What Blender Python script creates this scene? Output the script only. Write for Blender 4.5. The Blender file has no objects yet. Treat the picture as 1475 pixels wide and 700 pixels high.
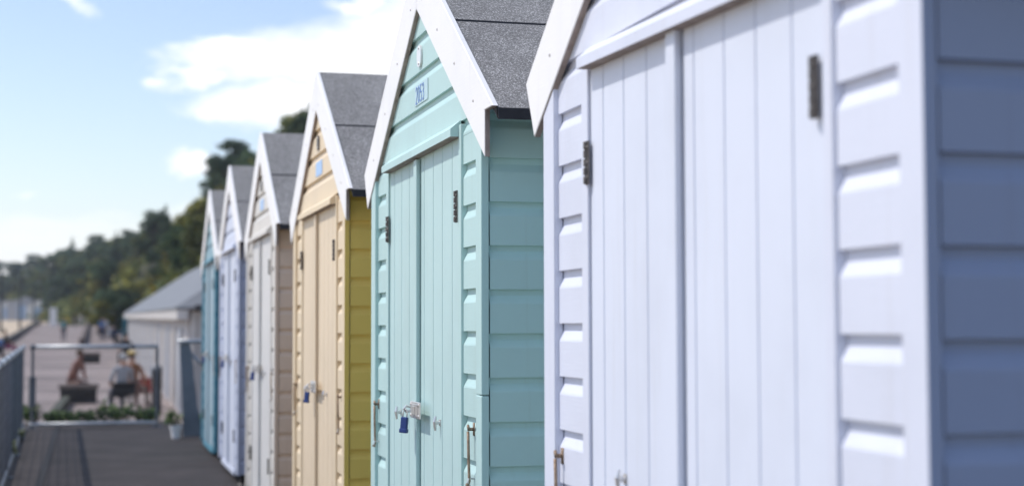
import bpy, bmesh, math, random
from mathutils import Vector, Matrix, noise
random.seed(7)
R = math.radians
scene = bpy.context.scene
col = scene.collection
B = 0.13                       # cover width of one weatherboard, metres: the module of every hut
EYE = 1.28                     # camera height above the terrace
W = 14.31                      # hut width in boards
FX = 1.117                     # facade line of the row of huts
VPX, VPY, FPX = 133.0, 472.6, 2222.5

# ------------------------------------------------------------------ mesh builder
class MB:
    def __init__(s): s.v = []; s.f = []; s.m = []
    def face(s, pts, m=0):
        n = len(s.v); s.v += [tuple(p) for p in pts]; s.f.append(tuple(range(n, n+len(pts)))); s.m.append(m)
    def add(s, verts, faces, m=0):
        n = len(s.v); s.v += [tuple(p) for p in verts]
        for f in faces: s.f.append(tuple(i+n for i in f)); s.m.append(m)
    def box(s, x0, x1, y0, y1, z0, z1, m=0, bev=0.0):
        if bev > 0:
            bm = bmesh.new(); bmesh.ops.create_cube(bm, size=1)
            for v in bm.verts:
                v.co = Vector(((x0+x1)/2+v.co.x*(x1-x0), (y0+y1)/2+v.co.y*(y1-y0), (z0+z1)/2+v.co.z*(z1-z0)))
            bmesh.ops.bevel(bm, geom=bm.edges[:], offset=min(bev, .45*min(abs(x1-x0), abs(y1-y0), abs(z1-z0))), segments=2, affect='EDGES', profile=.5)
            s.bm(bm, m); return
        v = [(x0,y0,z0),(x1,y0,z0),(x1,y1,z0),(x0,y1,z0),(x0,y0,z1),(x1,y0,z1),(x1,y1,z1),(x0,y1,z1)]
        s.add(v, [(0,3,2,1),(4,5,6,7),(0,1,5,4),(1,2,6,5),(2,3,7,6),(3,0,4,7)], m)
    def bm(s, bm, m=0):
        bm.verts.ensure_lookup_table(); bm.verts.index_update()
        s.add([v.co.copy() for v in bm.verts], [[v.index for v in f.verts] for f in bm.faces], m); bm.free()
    def prism(s, poly, axis, a0, a1, m=0):
        # poly: list of 2-tuples; axis 'x': poly=(y,z); 'y': poly=(x,z); 'z': poly=(x,y)
        def P(p, a): return {'x': (a, p[0], p[1]), 'y': (p[0], a, p[1]), 'z': (p[0], p[1], a)}[axis]
        n = len(poly)
        s.add([P(p, a0) for p in poly]+[P(p, a1) for p in poly],
              [tuple(range(n)), tuple(range(2*n-1, n-1, -1))]+[(i, n+i, n+(i+1) % n, (i+1) % n) for i in range(n)], m)
    def tube(s, pts, r, n=8, m=0, cap=True):
        pts = [Vector(p) for p in pts]; rings = []
        rr = r if isinstance(r, (list, tuple)) else [r]*len(pts)
        ref = None
        for i, p in enumerate(pts):
            d = (pts[min(i+1, len(pts)-1)]-pts[max(i-1, 0)]).normalized()
            if ref is None:
                ref = Vector((0, 0, 1)) if abs(d.z) < .9 else Vector((1, 0, 0))
            a = d.cross(ref).normalized(); b = a.cross(d).normalized(); ref = b
            rings.append([p+(a*math.cos(t*2*math.pi/n)+b*math.sin(t*2*math.pi/n))*rr[i] for t in range(n)])
        v = [q for g in rings for q in g]; f = []
        for i in range(len(pts)-1):
            for t in range(n):
                f.append((i*n+t, i*n+(t+1) % n, (i+1)*n+(t+1) % n, (i+1)*n+t))
        if cap: f += [tuple(range(n-1, -1, -1)), tuple(range((len(pts)-1)*n, len(pts)*n))]
        s.add(v, f, m)
    def ball(s, c, r, m=0, seg=10, ring=7):
        bm = bmesh.new(); bmesh.ops.create_uvsphere(bm, u_segments=seg, v_segments=ring, radius=1)
        rx = r if isinstance(r, (tuple, list)) else (r, r, r)
        for v in bm.verts: v.co = Vector((c[0]+v.co.x*rx[0], c[1]+v.co.y*rx[1], c[2]+v.co.z*rx[2]))
        s.bm(bm, m)
    def build(s, name, mats, parent=None, smooth=False, fix=True):
        me = bpy.data.meshes.new(name); me.from_pydata(s.v, [], s.f)
        if not isinstance(mats, (list, tuple)): mats = [mats]
        for mt in mats: me.materials.append(mt)
        me.polygons.foreach_set('material_index', s.m)
        if fix:
            bm = bmesh.new(); bm.from_mesh(me); bmesh.ops.recalc_face_normals(bm, faces=bm.faces[:]); bm.to_mesh(me); bm.free()
        if smooth: me.polygons.foreach_set('use_smooth', [True]*len(me.polygons))
        me.update()
        o = bpy.data.objects.new(name, me); col.objects.link(o)
        if parent: o.parent = parent
        return o

def empty(name, loc=(0, 0, 0), rz=0.0):
    o = bpy.data.objects.new(name, None); col.objects.link(o)
    o.empty_display_size = .1; o.location = loc; o.rotation_euler = (0, 0, rz); return o
def tag(o, label=None, cat=None, group=None, kind=None):
    if label: o['label'] = label
    if cat: o['category'] = cat
    if group: o['group'] = group
    if kind: o['kind'] = kind
    return o
def copy_tree(o, parent=None):
    c = o.copy(); col.objects.link(c)
    if parent: c.parent = parent
    for ch in list(o.children): copy_tree(ch, c)
    return c

# ------------------------------------------------------------------ materials
def nodes(name):
    m = bpy.data.materials.new(name); m.use_nodes = True
    nt = m.node_tree; b = nt.nodes['Principled BSDF']; return m, nt, b
def N(nt, t, **kw):
    n = nt.nodes.new(t)
    for k, v in kw.items():
        if k in n.inputs.keys(): n.inputs[k].default_value = v
        else: setattr(n, k, v)
    return n
def ramp(nt, fac, stops):
    r = nt.nodes.new('ShaderNodeValToRGB'); e = r.color_ramp.elements
    while len(e) < len(stops): e.new(.5)
    for el, (p, c) in zip(e, stops):
        el.position = p; el.color = (c[0], c[1], c[2], 1) if not isinstance(c, (int, float)) else (c, c, c, 1)
    nt.links.new(fac, r.inputs[0]); return r
def plain(name, rgb, rough=.6, metal=0.0, var=.12, scale=6.0, bump=.0, spec=.5):
    m, nt, b = nodes(name)
    tc = N(nt, 'ShaderNodeTexCoord')
    n = N(nt, 'ShaderNodeTexNoise', Scale=scale, Detail=5.0); nt.links.new(tc.outputs['Object'], n.inputs['Vector'])
    r = ramp(nt, n.outputs['Fac'], [(.3, [c*(1-var) for c in rgb]), (.7, [min(1, c*(1+var*.6)) for c in rgb])])
    nt.links.new(r.outputs[0], b.inputs['Base Color'])
    b.inputs['Roughness'].default_value = rough; b.inputs['Metallic'].default_value = metal
    b.inputs['Specular IOR Level'].default_value = spec
    if bump:
        n2 = N(nt, 'ShaderNodeTexNoise', Scale=scale*12, Detail=4.0); nt.links.new(tc.outputs['Object'], n2.inputs['Vector'])
        bp = N(nt, 'ShaderNodeBump', Strength=bump, Distance=.01); nt.links.new(n2.outputs['Fac'], bp.inputs['Height'])
        nt.links.new(bp.outputs[0], b.inputs['Normal'])
    return m
def paint(name, rgb, rough=.5, grain='h', wear=.07):
    """brushed exterior paint on timber: faint grain, slight unevenness and old scuffs"""
    m, nt, b = nodes(name)
    tc = N(nt, 'ShaderNodeTexCoord')
    mp = N(nt, 'ShaderNodeMapping'); nt.links.new(tc.outputs['Object'], mp.inputs['Vector'])
    mp.inputs['Scale'].default_value = (6, 6, 110) if grain == 'h' else (90, 90, 5)
    g = N(nt, 'ShaderNodeTexNoise', Scale=1.6, Detail=4.0, Roughness=.65); nt.links.new(mp.outputs[0], g.inputs['Vector'])
    n = N(nt, 'ShaderNodeTexNoise', Scale=2.3, Detail=6.0, Roughness=.6); nt.links.new(tc.outputs['Object'], n.inputs['Vector'])
    r = ramp(nt, n.outputs['Fac'], [(.25, [c*(1-wear) for c in rgb]), (.5, rgb), (.8, [min(.95, c*(1+wear*.5)) for c in rgb])])
    # small dark specks and knocks
    v = N(nt, 'ShaderNodeTexNoise', Scale=38.0, Detail=3.0, Roughness=.7); nt.links.new(tc.outputs['Object'], v.inputs['Vector'])
    sp = ramp(nt, v.outputs['Fac'], [(.73, 0.0), (.80, 1.0)])
    mx = N(nt, 'ShaderNodeMix', data_type='RGBA')
    ml = N(nt, 'ShaderNodeMath', operation='MULTIPLY'); ml.inputs[1].default_value = .35
    nt.links.new(sp.outputs[0], ml.inputs[0]); nt.links.new(ml.outputs[0], mx.inputs['Factor'])
    nt.links.new(r.outputs[0], mx.inputs[6]); mx.inputs[7].default_value = (rgb[0]*.6, rgb[1]*.6, rgb[2]*.58, 1)
    ms = N(nt, 'ShaderNodeMapping'); ms.inputs['Scale'].default_value = (26, 26, 1.3); nt.links.new(tc.outputs['Object'], ms.inputs['Vector'])
    sn = N(nt, 'ShaderNodeTexNoise', Scale=1.0, Detail=5.0, Roughness=.6); nt.links.new(ms.outputs[0], sn.inputs['Vector'])
    sr = ramp(nt, sn.outputs['Fac'], [(.56, (1, 1, 1)), (.74, (.95, .94, .925))])
    m3 = N(nt, 'ShaderNodeMix', data_type='RGBA', blend_type='MULTIPLY'); m3.inputs['Factor'].default_value = 1
    nt.links.new(mx.outputs[2], m3.inputs[6]); nt.links.new(sr.outputs[0], m3.inputs[7])
    nt.links.new(m3.outputs[2], b.inputs['Base Color'])
    rr = N(nt, 'ShaderNodeMapRange'); rr.inputs[3].default_value = rough-.08; rr.inputs[4].default_value = rough+.14
    nt.links.new(n.outputs['Fac'], rr.inputs[0]); nt.links.new(rr.outputs[0], b.inputs['Roughness'])
    bp = N(nt, 'ShaderNodeBump', Strength=.30, Distance=.002); nt.links.new(g.outputs['Fac'], bp.inputs['Height'])
    nt.links.new(bp.outputs[0], b.inputs['Normal'])
    b.inputs['Specular IOR Level'].default_value = .35
    return m
def felt_mat():
    m, nt, b = nodes('mineral_felt')
    tc = N(nt, 'ShaderNodeTexCoord')
    n = N(nt, 'ShaderNodeTexVoronoi', Scale=320.0); nt.links.new(tc.outputs['Object'], n.inputs['Vector'])
    n2 = N(nt, 'ShaderNodeTexNoise', Scale=5.0, Detail=6.0); nt.links.new(tc.outputs['Object'], n2.inputs['Vector'])
    sep = N(nt, 'ShaderNodeSeparateColor'); nt.links.new(n.outputs['Color'], sep.inputs[0])
    r = ramp(nt, sep.outputs[0], [(0, (.15, .147, .145)), (.45, (.24, .235, .23)), (.8, (.35, .343, .337)), (1, (.66, .65, .64))])
    r2 = ramp(nt, n2.outputs['Fac'], [(.3, .74), (.7, 1.0)])
    mx = N(nt, 'ShaderNodeMix', data_type='RGBA', blend_type='MULTIPLY'); mx.inputs['Factor'].default_value = 1
    nt.links.new(r.outputs[0], mx.inputs[6]); nt.links.new(r2.outputs[0], mx.inputs[7]); nt.links.new(mx.outputs[2], b.inputs['Base Color'])
    b.inputs['Roughness'].default_value = .95
    bp = N(nt, 'ShaderNodeBump', Strength=.5, Distance=.003); nt.links.new(sep.outputs[1], bp.inputs['Height']); nt.links.new(bp.outputs[0], b.inputs['Normal'])
    return m
def asphalt_mat():
    m, nt, b = nodes('asphalt')
    tc = N(nt, 'ShaderNodeTexCoord')
    n = N(nt, 'ShaderNodeTexNoise', Scale=160.0, Detail=3.0); nt.links.new(tc.outputs['Object'], n.inputs['Vector'])
    n2 = N(nt, 'ShaderNodeTexNoise', Scale=1.6, Detail=8.0, Roughness=.62); nt.links.new(tc.outputs['Object'], n2.inputs['Vector'])
    r = ramp(nt, n.outputs['Fac'], [(.3, (.018, .0145, .0142)), (.7, (.039, .0315, .031))])
    r2 = ramp(nt, n2.outputs['Fac'], [(.32, .55), (.50, 1.0), (.68, 1.5)])
    mx = N(nt, 'ShaderNodeMix', data_type='RGBA', blend_type='MULTIPLY'); mx.inputs['Factor'].default_value = 1
    nt.links.new(r.outputs[0], mx.inputs[6]); nt.links.new(r2.outputs[0], mx.inputs[7]); nt.links.new(mx.outputs[2], b.inputs['Base Color'])
    b.inputs['Roughness'].default_value = .9
    bp = N(nt, 'ShaderNodeBump', Strength=.6, Distance=.004); nt.links.new(n.outputs['Fac'], bp.inputs['Height']); nt.links.new(bp.outputs[0], b.inputs['Normal'])
    return m
def brick_mat(name, c1, c2, mortar, scale):
    m, nt, b = nodes(name)
    tc = N(nt, 'ShaderNodeTexCoord')
    br = N(nt, 'ShaderNodeTexBrick', Scale=scale); br.inputs['Color1'].default_value = (*c1, 1); br.inputs['Color2'].default_value = (*c2, 1)
    br.inputs['Mortar'].default_value = (*mortar, 1); br.inputs['Mortar Size'].default_value = .03
    nt.links.new(tc.outputs['Object'], br.inputs['Vector']); nt.links.new(br.outputs[0], b.inputs['Base Color']); b.inputs['Roughness'].default_value = .9
    return m
def leaf_mat(name, dark, light, warm=None):
    m, nt, b = nodes(name)
    g = N(nt, 'ShaderNodeNewGeometry')
    st = [(0, dark), (.7, light)] + ([(1, warm)] if warm else [])
    r = ramp(nt, g.outputs['Random Per Island'], st)
    oi = N(nt, 'ShaderNodeObjectInfo'); om_ = N(nt, 'ShaderNodeMapRange'); om_.inputs[3].default_value = .75; om_.inputs[4].default_value = 1.7; nt.links.new(oi.outputs['Random'], om_.inputs[0])
    hs = N(nt, 'ShaderNodeHueSaturation'); nt.links.new(om_.outputs[0], hs.inputs['Value']); nt.links.new(r.outputs[0], hs.inputs['Color']); r = hs
    nt.links.new(r.outputs[0], b.inputs['Base Color']); b.inputs['Roughness'].default_value = .7
    b.inputs['Specular IOR Level'].default_value = .25
    t = N(nt, 'ShaderNodeBsdfTranslucent'); nt.links.new(r.outputs[0], t.inputs[0])
    mx = N(nt, 'ShaderNodeMixShader'); mx.inputs[0].default_value = .25
    nt.links.new(b.outputs[0], mx.inputs[1]); nt.links.new(t.outputs[0], mx.inputs[2])
    nt.links.new(mx.outputs[0], nt.nodes['Material Output'].inputs[0])
    return m
def ground_mix(name, ca, cb, scale, rough=.95):
    return plain(name, [(a+b)/2 for a, b in zip(ca, cb)], rough, var=.35, scale=scale, bump=.2)

FELT = felt_mat()
FELT_EDGE = plain('felt_edge', (.035, .036, .042), .8, var=.2, scale=20, bump=.2)
WHITE = paint('white_gloss_paint', (.89, .875, .86), .42)
RAWEDGE = plain('weathered_edge', (.40, .33, .29), .85, var=.3, scale=25, bump=.2)
STEEL = plain('galvanised_steel', (.52, .51, .49), .38, .85, var=.2, scale=30)
DARKSTEEL = plain('weathered_hinge_steel', (.16, .145, .135), .5, .6, var=.4, scale=60)
SCREW = plain('painted_screw_head', (.60, .58, .57), .5, .2, var=.2, scale=40)
RUST = plain('rusty_rod', (.34, .25, .18), .6, .5, var=.45, scale=70)
ZINC = plain('bright_zinc', (.72, .70, .68), .3, .6, var=.15, scale=30)
BLUEPLASTIC = plain('blue_plastic', (.010, .04, .19), .35, var=.1)
TIMBER = plain('dark_bearer_timber', (.035, .03, .027), .9, var=.4, scale=15, bump=.3)
CONC = plain('concrete', (.34, .32, .29), .9, var=.18, scale=5, bump=.3)
PLATE = plain('pale_plate', (.49, .66, .68), .35, var=.03)
PLATE_BLUE = plain('blue_plate', (.36, .55, .85), .35, var=.05)
INK = plain('blue_number_paint', (.20, .34, .72), .5, var=.05)
OVAL = plain('white_oval_enamel', (.80, .81, .80), .3, var=.05)
DARK = plain('near_black', (.02, .02, .022), .9, var=.1)

# ------------------------------------------------------------------ the row of beach huts
DEPTH = 17.6
def Z(zb): return (zb+9.1)*B                # board height measured from the eye line -> local metres
PROFILE = [(0.0, 0.0), (0.66, 0.0), (0.70, .012), (0.86, .095), (0.985, .10)]   # (height in a board, depth) of one shiplap board
def boards(mb, rows, a0, a1, fn, z_lo, z_hi, m=0):
    """rows of shiplap extruded from a0 to a1; fn(a, depth, z) -> local point"""
    for base in rows:
        pts = [(base+h, d) for h, d in PROFILE] + [(base+1.0, .10)]
        pts = [(z, d) for z, d in pts]
        # clip to z range
        out = []
        for (z1, d1), (z2, d2) in zip(pts, pts[1:]):
            if z2 <= z_lo or z1 >= z_hi: continue
            if z1 < z_lo: d1 = d1+(d2-d1)*(z_lo-z1)/(z2-z1); z1 = z_lo
            if z2 > z_hi: d2 = d1+(d2-d1)*(z_hi-z1)/(z2-z1); z2 = z_hi
            out.append((z1, d1, z2, d2))
        if base >= z_lo:      # underside of the board
            out.insert(0, (base, .13, base, 0.0))
        for z1, d1, z2, d2 in out:
            mb.face([fn(a0, d1, z1), fn(a1, d1, z1), fn(a1, d2, z2), fn(a0, d2, z2)], m)
STROKES = {'2': [[(0,.8),(.12,.95),(.35,1),(.6,.93),(.68,.75),(.6,.55),(.3,.28),(0,0),(.7,0)]],
           '0': [[(.35,1),(.62,.85),(.7,.5),(.62,.15),(.35,0),(.08,.15),(0,.5),(.08,.85),(.35,1)]],
           '5': [[(.65,1),(.08,1),(.03,.56),(.3,.64),(.6,.55),(.7,.32),(.58,.08),(.3,0),(0,.1)]],
           '3': [[(0,.86),(.18,.98),(.42,1),(.64,.86),(.62,.64),(.3,.53),(.64,.44),(.7,.22),(.55,.04),(.28,0),(0,.12)]]}
def digits(txt, height, width, mat, name, parent):
    """painted numerals: flat strokes a millimetre proud of the plate, reading from the -X side"""
    m = MB(); cw = width/len(txt); th = height*.034
    for i, ch in enumerate(txt):
        for line in STROKES[ch]:
            pts = [(-(i*cw+p[0]*cw*.95-width/2), p[1]*height-height/2) for p in line]
            for (y0, z0), (y1, z1) in zip(pts, pts[1:]):
                d = Vector((y1-y0, z1-z0)).normalized(); nn = Vector((-d.y, d.x))*th; e = d*th*.6
                m.prism([(y0-e.x+nn.x, z0-e.y+nn.y), (y1+e.x+nn.x, z1+e.y+nn.y), (y1+e.x-nn.x, z1+e.y-nn.y), (y0-e.x-nn.x, z0-e.y-nn.y)], 'x', -.0012-.00003*i, -.0002)
    return m.build(name, mat, parent)

SL = .64; APEX = 10.22; UM = W/2
def roof_z(u, off=0.0): return APEX+off-SL*abs(u-UM)

def make_hut(y_b, dz, P, label, opts):
    """P: dict wall, side, trim, door materials"""
    rt = empty('beach_hut', (FX, y_b*B, 0.097+dz*B))
    tag(rt, label, 'beach hut', 'painted beach huts in a row along the terrace')
    F = lambda a, d, z: (d*B, a*B, Z(z))
    # --- front wall: two side panels of boards and the gable
    w = MB()
    roff, loff = -.09, .07
    boards(w, [k+roff for k in range(-13, 5)], .50, 2.16, F, -9.1, 4.6)
    boards(w, [k+loff for k in range(-13, 5)], 12.01, 13.65, F, -9.1, 4.6)
    # gable, clipped to the roof line row by row in thin slices
    for base in range(4, 11):
        pr = [(base+h, d) for h, d in PROFILE]+[(base+1.0, .10)]
        seq = [(base, .13, base, 0.0)]+[(a[0], a[1], b[0], b[1]) for a, b in zip(pr, pr[1:])]
        for z1, d1, z2, d2 in seq:
            if z2 <= 4.6: continue
            if z1 < 4.6: z1 = 4.6
            h1 = min((roof_z(UM, -.35)-z1)/SL, UM-.02); h2 = min((roof_z(UM, -.35)-z2)/SL, UM-.02)
            if h1 <= 0: continue
            h2 = max(h2, 0.0)
            w.face([F(UM-h1, d1, z1), F(UM+h1, d1, z1), F(UM+h2, d2, z2), F(UM-h2, d2, z2)])
    # the solid body behind the boards: front slab, back wall
    e = .14
    w.prism([(.16*B, Z(-9.08)), (2.2*B, Z(-9.08)), (2.2*B, Z(4.9)), (12*B, Z(4.9)), (12*B, Z(-9.08)), ((W-.16)*B, Z(-9.08)),
             ((W-.16)*B, Z(5.1)), (UM*B, Z(APEX-.5)), (.16*B, Z(5.1))], 'x', e*B, (e+.3)*B)
    w.build('front_wall', P['wall'], rt)
    w = MB(); w.prism([(.16*B, Z(-9.08)), ((W-.16)*B, Z(-9.08)), ((W-.16)*B, Z(5.1)), (UM*B, Z(APEX-.5)), (.16*B, Z(5.1))], 'x', (DEPTH-.5)*B, (DEPTH-.2)*B)
    w.build('back_wall', P['side'], rt)
    # --- side walls
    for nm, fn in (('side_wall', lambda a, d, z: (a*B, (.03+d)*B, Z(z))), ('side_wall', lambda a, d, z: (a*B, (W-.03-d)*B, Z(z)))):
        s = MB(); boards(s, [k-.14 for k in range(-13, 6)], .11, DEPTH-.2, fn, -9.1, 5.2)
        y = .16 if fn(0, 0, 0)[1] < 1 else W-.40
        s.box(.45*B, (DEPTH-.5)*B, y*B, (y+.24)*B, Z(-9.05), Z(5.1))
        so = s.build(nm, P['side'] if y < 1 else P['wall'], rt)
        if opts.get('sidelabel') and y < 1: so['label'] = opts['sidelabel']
    # --- corner boards
    for u0, u1 in ((0, .53), (13.62, W)):
        t = MB(); zs_ = [-9.15, opts['joint'], 4.92] if opts.get('joint') and u0 == 0 else [-9.15, 4.92]
        for za, zb_ in zip(zs_, zs_[1:]):
            t = MB(); t.box(-.10*B, .085*B, u0*B, u1*B, Z(za), Z(zb_-.02), bev=.003)
            if u0 == 0:      # the return of the near board carries the side wall's colour
                for fi, f in enumerate(t.f):
                    a_, b_, c_ = (Vector(t.v[k_]) for k_ in f[:3])
                    if abs((b_-a_).cross(c_-a_).normalized().y) > .9 and a_.y < .2*B: t.m[fi] = 1
            t.build('corner_board', [P['trim'], P['side']], rt)
    # --- door frame and doors
    fr = MB()
    fr.box(-.06*B, .3*B, 2.165*B, 2.42*B, Z(-9.1), Z(4.9), bev=.003); fr.box(-.06*B, .3*B, 11.64*B, 12.005*B, Z(-9.1), Z(4.9), bev=.003)
    fr.box(.15*B, .3*B, 2.43*B, 11.63*B, Z(4.61), Z(4.9))
    fr.box(-.1*B, .5*B, 2.43*B, 11.83*B, Z(-9.35), Z(-9.02), bev=.004)
    fr.build('door_frame', P['trim'], rt)
    for u0, u1, gr in ((2.46, 7.09, (3.36, 4.48, 5.56, 6.70)), (7.15, 11.60, (8.73, 9.84, 10.92))):
        d = MB(); prof = [(u0, .02), (u0, .0)]
        for g in gr: prof += [(g-.035, 0), (g, .06), (g+.035, 0)]
        prof += [(u1, .0), (u1, .02)]
        for (ua, da), (ub, db) in zip(prof, prof[1:]):
            d.face([F(ua, da, -8.95), F(ub, db, -8.95), F(ub, db, 4.597), F(ua, da, 4.597)])
        d.box(.07*B, .3*B, u0*B, u1*B, Z(-8.95), Z(4.597))
        do = d.build('door', P['door'], rt)
        if u0 > 7:
            a = MB(); a.box(-.13*B, -.003*B, 7.16*B, 7.56*B, Z(-8.93), Z(4.57), bev=.004); a.build('meeting_strip', P['door'], do)
            hu = 11.62
        else: hu = 2.60
        for z0 in (2.54, -7.35):
            h = MB(); h.box(-.09*B, -.055*B, (hu-.09)*B, (hu+.09)*B, Z(z0), Z(z0+.78))
            for k in range(5):
                h.tube([(-.10*B, hu*B, Z(z0+.01+k*.156)), (-.10*B, hu*B, Z(z0+.14+k*.156))], .045*B, 10)
            for k in (.12, .39, .66):
                for s_ in (-.06, .06): h.ball((-.092*B, (hu+s_)*B, Z(z0+k)), (.003, .005, .005), seg=8, ring=5)
            h.build('hinge', DARKSTEEL, do)
        # turn button
        bu = 4.7 if u0 < 7 else 9.85
        tb = MB(); bz = -2.42+opts.get('buttondz', 0)
        tb.tube([(0, bu*B, Z(bz)), (-.13*B, bu*B, Z(bz))], .05*B, 10)
        tb.tube([(-.12*B, bu*B, Z(bz+.16)), (-.15*B, bu*B, Z(bz+.02)), (-.13*B, bu*B, Z(bz-.2))], [.03*B, .05*B, .03*B], 8)
        tb.box(-.02*B, 0, (bu-.08)*B, (bu+.08)*B, Z(bz-.08), Z(bz+.08))
        tb.build('turn_button', ZINC, do)
        if u0 > 7 and opts.get('hasp', True):
            hp = MB()     # hasp across the meeting line
            hp.box(-.28*B, -.222*B, 6.0*B, 7.2*B, Z(-2.42), Z(-1.97), bev=.003)
            hp.box(-.31*B, -.281*B, 6.25*B, 6.9*B, Z(-2.36), Z(-2.03), bev=.003)
            hp.box(-.335*B, -.311*B, 6.42*B, 6.72*B, Z(-2.31), Z(-2.08), bev=.002)
            for uu in (6.1, 7.1):
                for zz in (-2.05, -2.34): hp.ball((-.282*B, uu*B, Z(zz)), (.004, .006, .006), seg=8, ring=5)
            hp.tube([(-.15*B, 7.36*B, Z(-2.16)), (-.36*B, 7.36*B, Z(-2.12)), (-.42*B, 7.36*B, Z(-2.2)), (-.36*B, 7.36*B, Z(-2.28)), (-.15*B, 7.36*B, Z(-2.24))], .035*B, 8)
            hp.build('hasp', ZINC, do)
    # --- drip lintel over the doors
    tl = opts.get('tilt', 0.0)
    sec = [(-.27, 4.61), (-.27, 4.80), (-.02, 5.01), (-.001, 5.01), (-.001, 4.61)]
    l = MB(); n = len(sec)
    va = [(x*B, 2.38*B, Z(z-tl)) for x, z in sec]; vb = [(x*B, 11.62*B, Z(z)) for x, z in sec]
    l.add(va+vb, [tuple(range(n)), tuple(range(2*n-1, n-1, -1))]+[(i, n+i, n+(i+1) % n, (i+1) % n) for i in range(n)])
    l.m[-2] = 0; l.m[-1] = 1; l.m[2+n-1] = 1
    l.build('drip_lintel', [P['trim'], RAWEDGE], rt)
    # --- cabin hooks on the wall beside the doors
    for u in (1.08, 13.42):
        h = MB(); zt_ = -2.36+opts.get('hookdz', 0)
        h.box(-.02*B, .0, (u-.07)*B, (u+.07)*B, Z(zt_-.15), Z(zt_+.15)); h.tube([(0, u*B, Z(zt_)), (-.16*B, u*B, Z(zt_))], .04*B, 8)
        h.tube([(-.15*B, (u-.07)*B, Z(zt_)), (-.15*B, u*B, Z(zt_+.08)), (-.15*B, (u+.07)*B, Z(zt_)), (-.15*B, u*B, Z(zt_-.08)), (-.15*B, (u-.07)*B, Z(zt_))], .035*B, 8)
        h.tube([(-.15*B, u*B, Z(zt_-.05)), (-.14*B, (u-.01)*B, Z(zt_-.6)), (-.12*B, (u+.01)*B, Z(zt_-1.2)), (-.15*B, u*B, Z(zt_-1.3)), (-.2*B, u*B, Z(zt_-1.26))], .034*B, 8)
        ho = h.build('cabin_hook', RUST, rt, smooth=True)
        k = MB(); k.tube([(0, u*B, Z(zt_-1.14)), (-.14*B, u*B, Z(zt_-1.14)), (-.16*B, u*B, Z(zt_-1.22)), (-.1*B, u*B, Z(zt_-1.3))], .026*B, 8); k.build('staple', ZINC, ho)
    # --- bargeboards
    ft = .09
    near = [(UM-.01, APEX), (UM-.01, APEX-1.53), (-.45, APEX-1.53-SL*(UM+.45)), (-.45, roof_z(-1.2)), (-1.2, roof_z(-1.2)), (UM-.13, APEX)]
    far = [(UM+.01, APEX), (UM+.13, APEX), (W+1.12, roof_z(W+1.12)), (W+.52, APEX-1.53-SL*(UM+.52)), (UM+.01, APEX-1.53)]
    for poly, sgn in ((near, -1), (far, 1)):
        bb = MB()
        bm = bmesh.new(); vs = [bm.verts.new((-.135*B, u*B, Z(z))) for u, z in poly]; f = bm.faces.new(vs)
        ex = bmesh.ops.extrude_face_region(bm, geom=[f]); 
        for v in [g for g in ex['geom'] if isinstance(g, bmesh.types.BMVert)]: v.co.x = -.006*B
        bmesh.ops.recalc_face_normals(bm, faces=bm.faces[:])
        fe = [e_ for e_ in bm.edges if all(abs(v.co.x+.135*B) < 1e-6 for v in e_.verts)]
        bmesh.ops.bevel(bm, geom=fe, offset=.0022, segments=1, affect='EDGES')
        # under edges and sawn ends carry thin worn paint
        bm.faces.ensure_lookup_table()
        bm.verts.index_update(); n0 = len(bb.v); bb.v += [v.co.copy() for v in bm.verts]
        for fc in bm.faces:
            bb.f.append(tuple(v.index+n0 for v in fc.verts)); bb.m.append(1 if (fc.normal.z < -.35 or (abs(fc.normal.y) > .9 and abs(fc.calc_center_median().y/B-UM) > 1)) and abs(fc.normal.x) < .3 else 0)
        bm.free()
        for q in (.10, .36, .62, .88):
            uu = UM+sgn*(q*(UM+.3)); zz = roof_z(uu)-.75-.25*((q*7) % 1)
            bb.ball((-.136*B, uu*B, Z(zz)), (.003, .005, .005), m=2, seg=10, ring=6)
        bb.build('bargeboard', [WHITE, RAWEDGE, SCREW], rt)
    # --- roof: deck, felt strips lapped, dark eave fold
    for sgn in (-1, 1):
        def RP(x, q, off):          # q distance out from the ridge in boards, off up along z
            return (x*B, (UM+sgn*q)*B, Z(APEX-.05-SL*q+off))
        rf = MB(); qe = UM+1.18
        def slab(q0, q1, o0, o1, x0, x1, m):
            v = [RP(x0, q0, o0), RP(x0, q1, o0), RP(x0, q1, o1), RP(x0, q0, o1), RP(x1, q0, o0), RP(x1, q1, o0), RP(x1, q1, o1), RP(x1, q0, o1)]
            rf.add(v, [(0,1,2,3),(4,7,6,5),(0,4,5,1),(1,5,6,2),(2,6,7,3),(3,7,4,0)], m)
        slab(0.0, qe-.02, -.26, -.03, -.004, DEPTH+.4, 1)
        # felt sheets: gentle waviness
        def sheet(q0, q1, th, seed, nx=14, nq=8):
            up = []
            for i in range(nx+1):
                for j in range(nq+1):
                    x = -.004+(DEPTH+.42)*i/nx; q = q0+(q1-q0)*j/nq
                    wv = .025*noise.noise(Vector((x*.25+seed, q*.4, dz*3+y_b)))
                    if j == nq: q += .03*noise.noise(Vector((x*.5, seed*3, y_b)))
                    up.append(RP(x, q, th+wv*(.3 if j == nq else 1)))
            n_ = nq+1; f = []
            for i in range(nx):
                for j in range(nq): f.append((i*n_+j, i*n_+j+1, (i+1)*n_+j+1, (i+1)*n_+j))
            rf.add(up, f, 0)
            lo = []
            for i in range(nx+1):
                p = up[i*n_+nq]; lo.append(p); lo.append((p[0], p[1], p[2]-.06*B))
            rf.add(lo, [(2*i, 2*i+1, 2*i+3, 2*i+2) for i in range(nx)], 1)
        sheet(3.9, qe+.01, .005, 1.3); sheet(-.0, 4.05, .055, 5.1)
        v0 = [RP(-.004, qe+.012, .0), RP(DEPTH+.4, qe+.012, .0), RP(DEPTH+.4, qe+.012, -.25), RP(-.004, qe+.012, -.25)]
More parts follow.
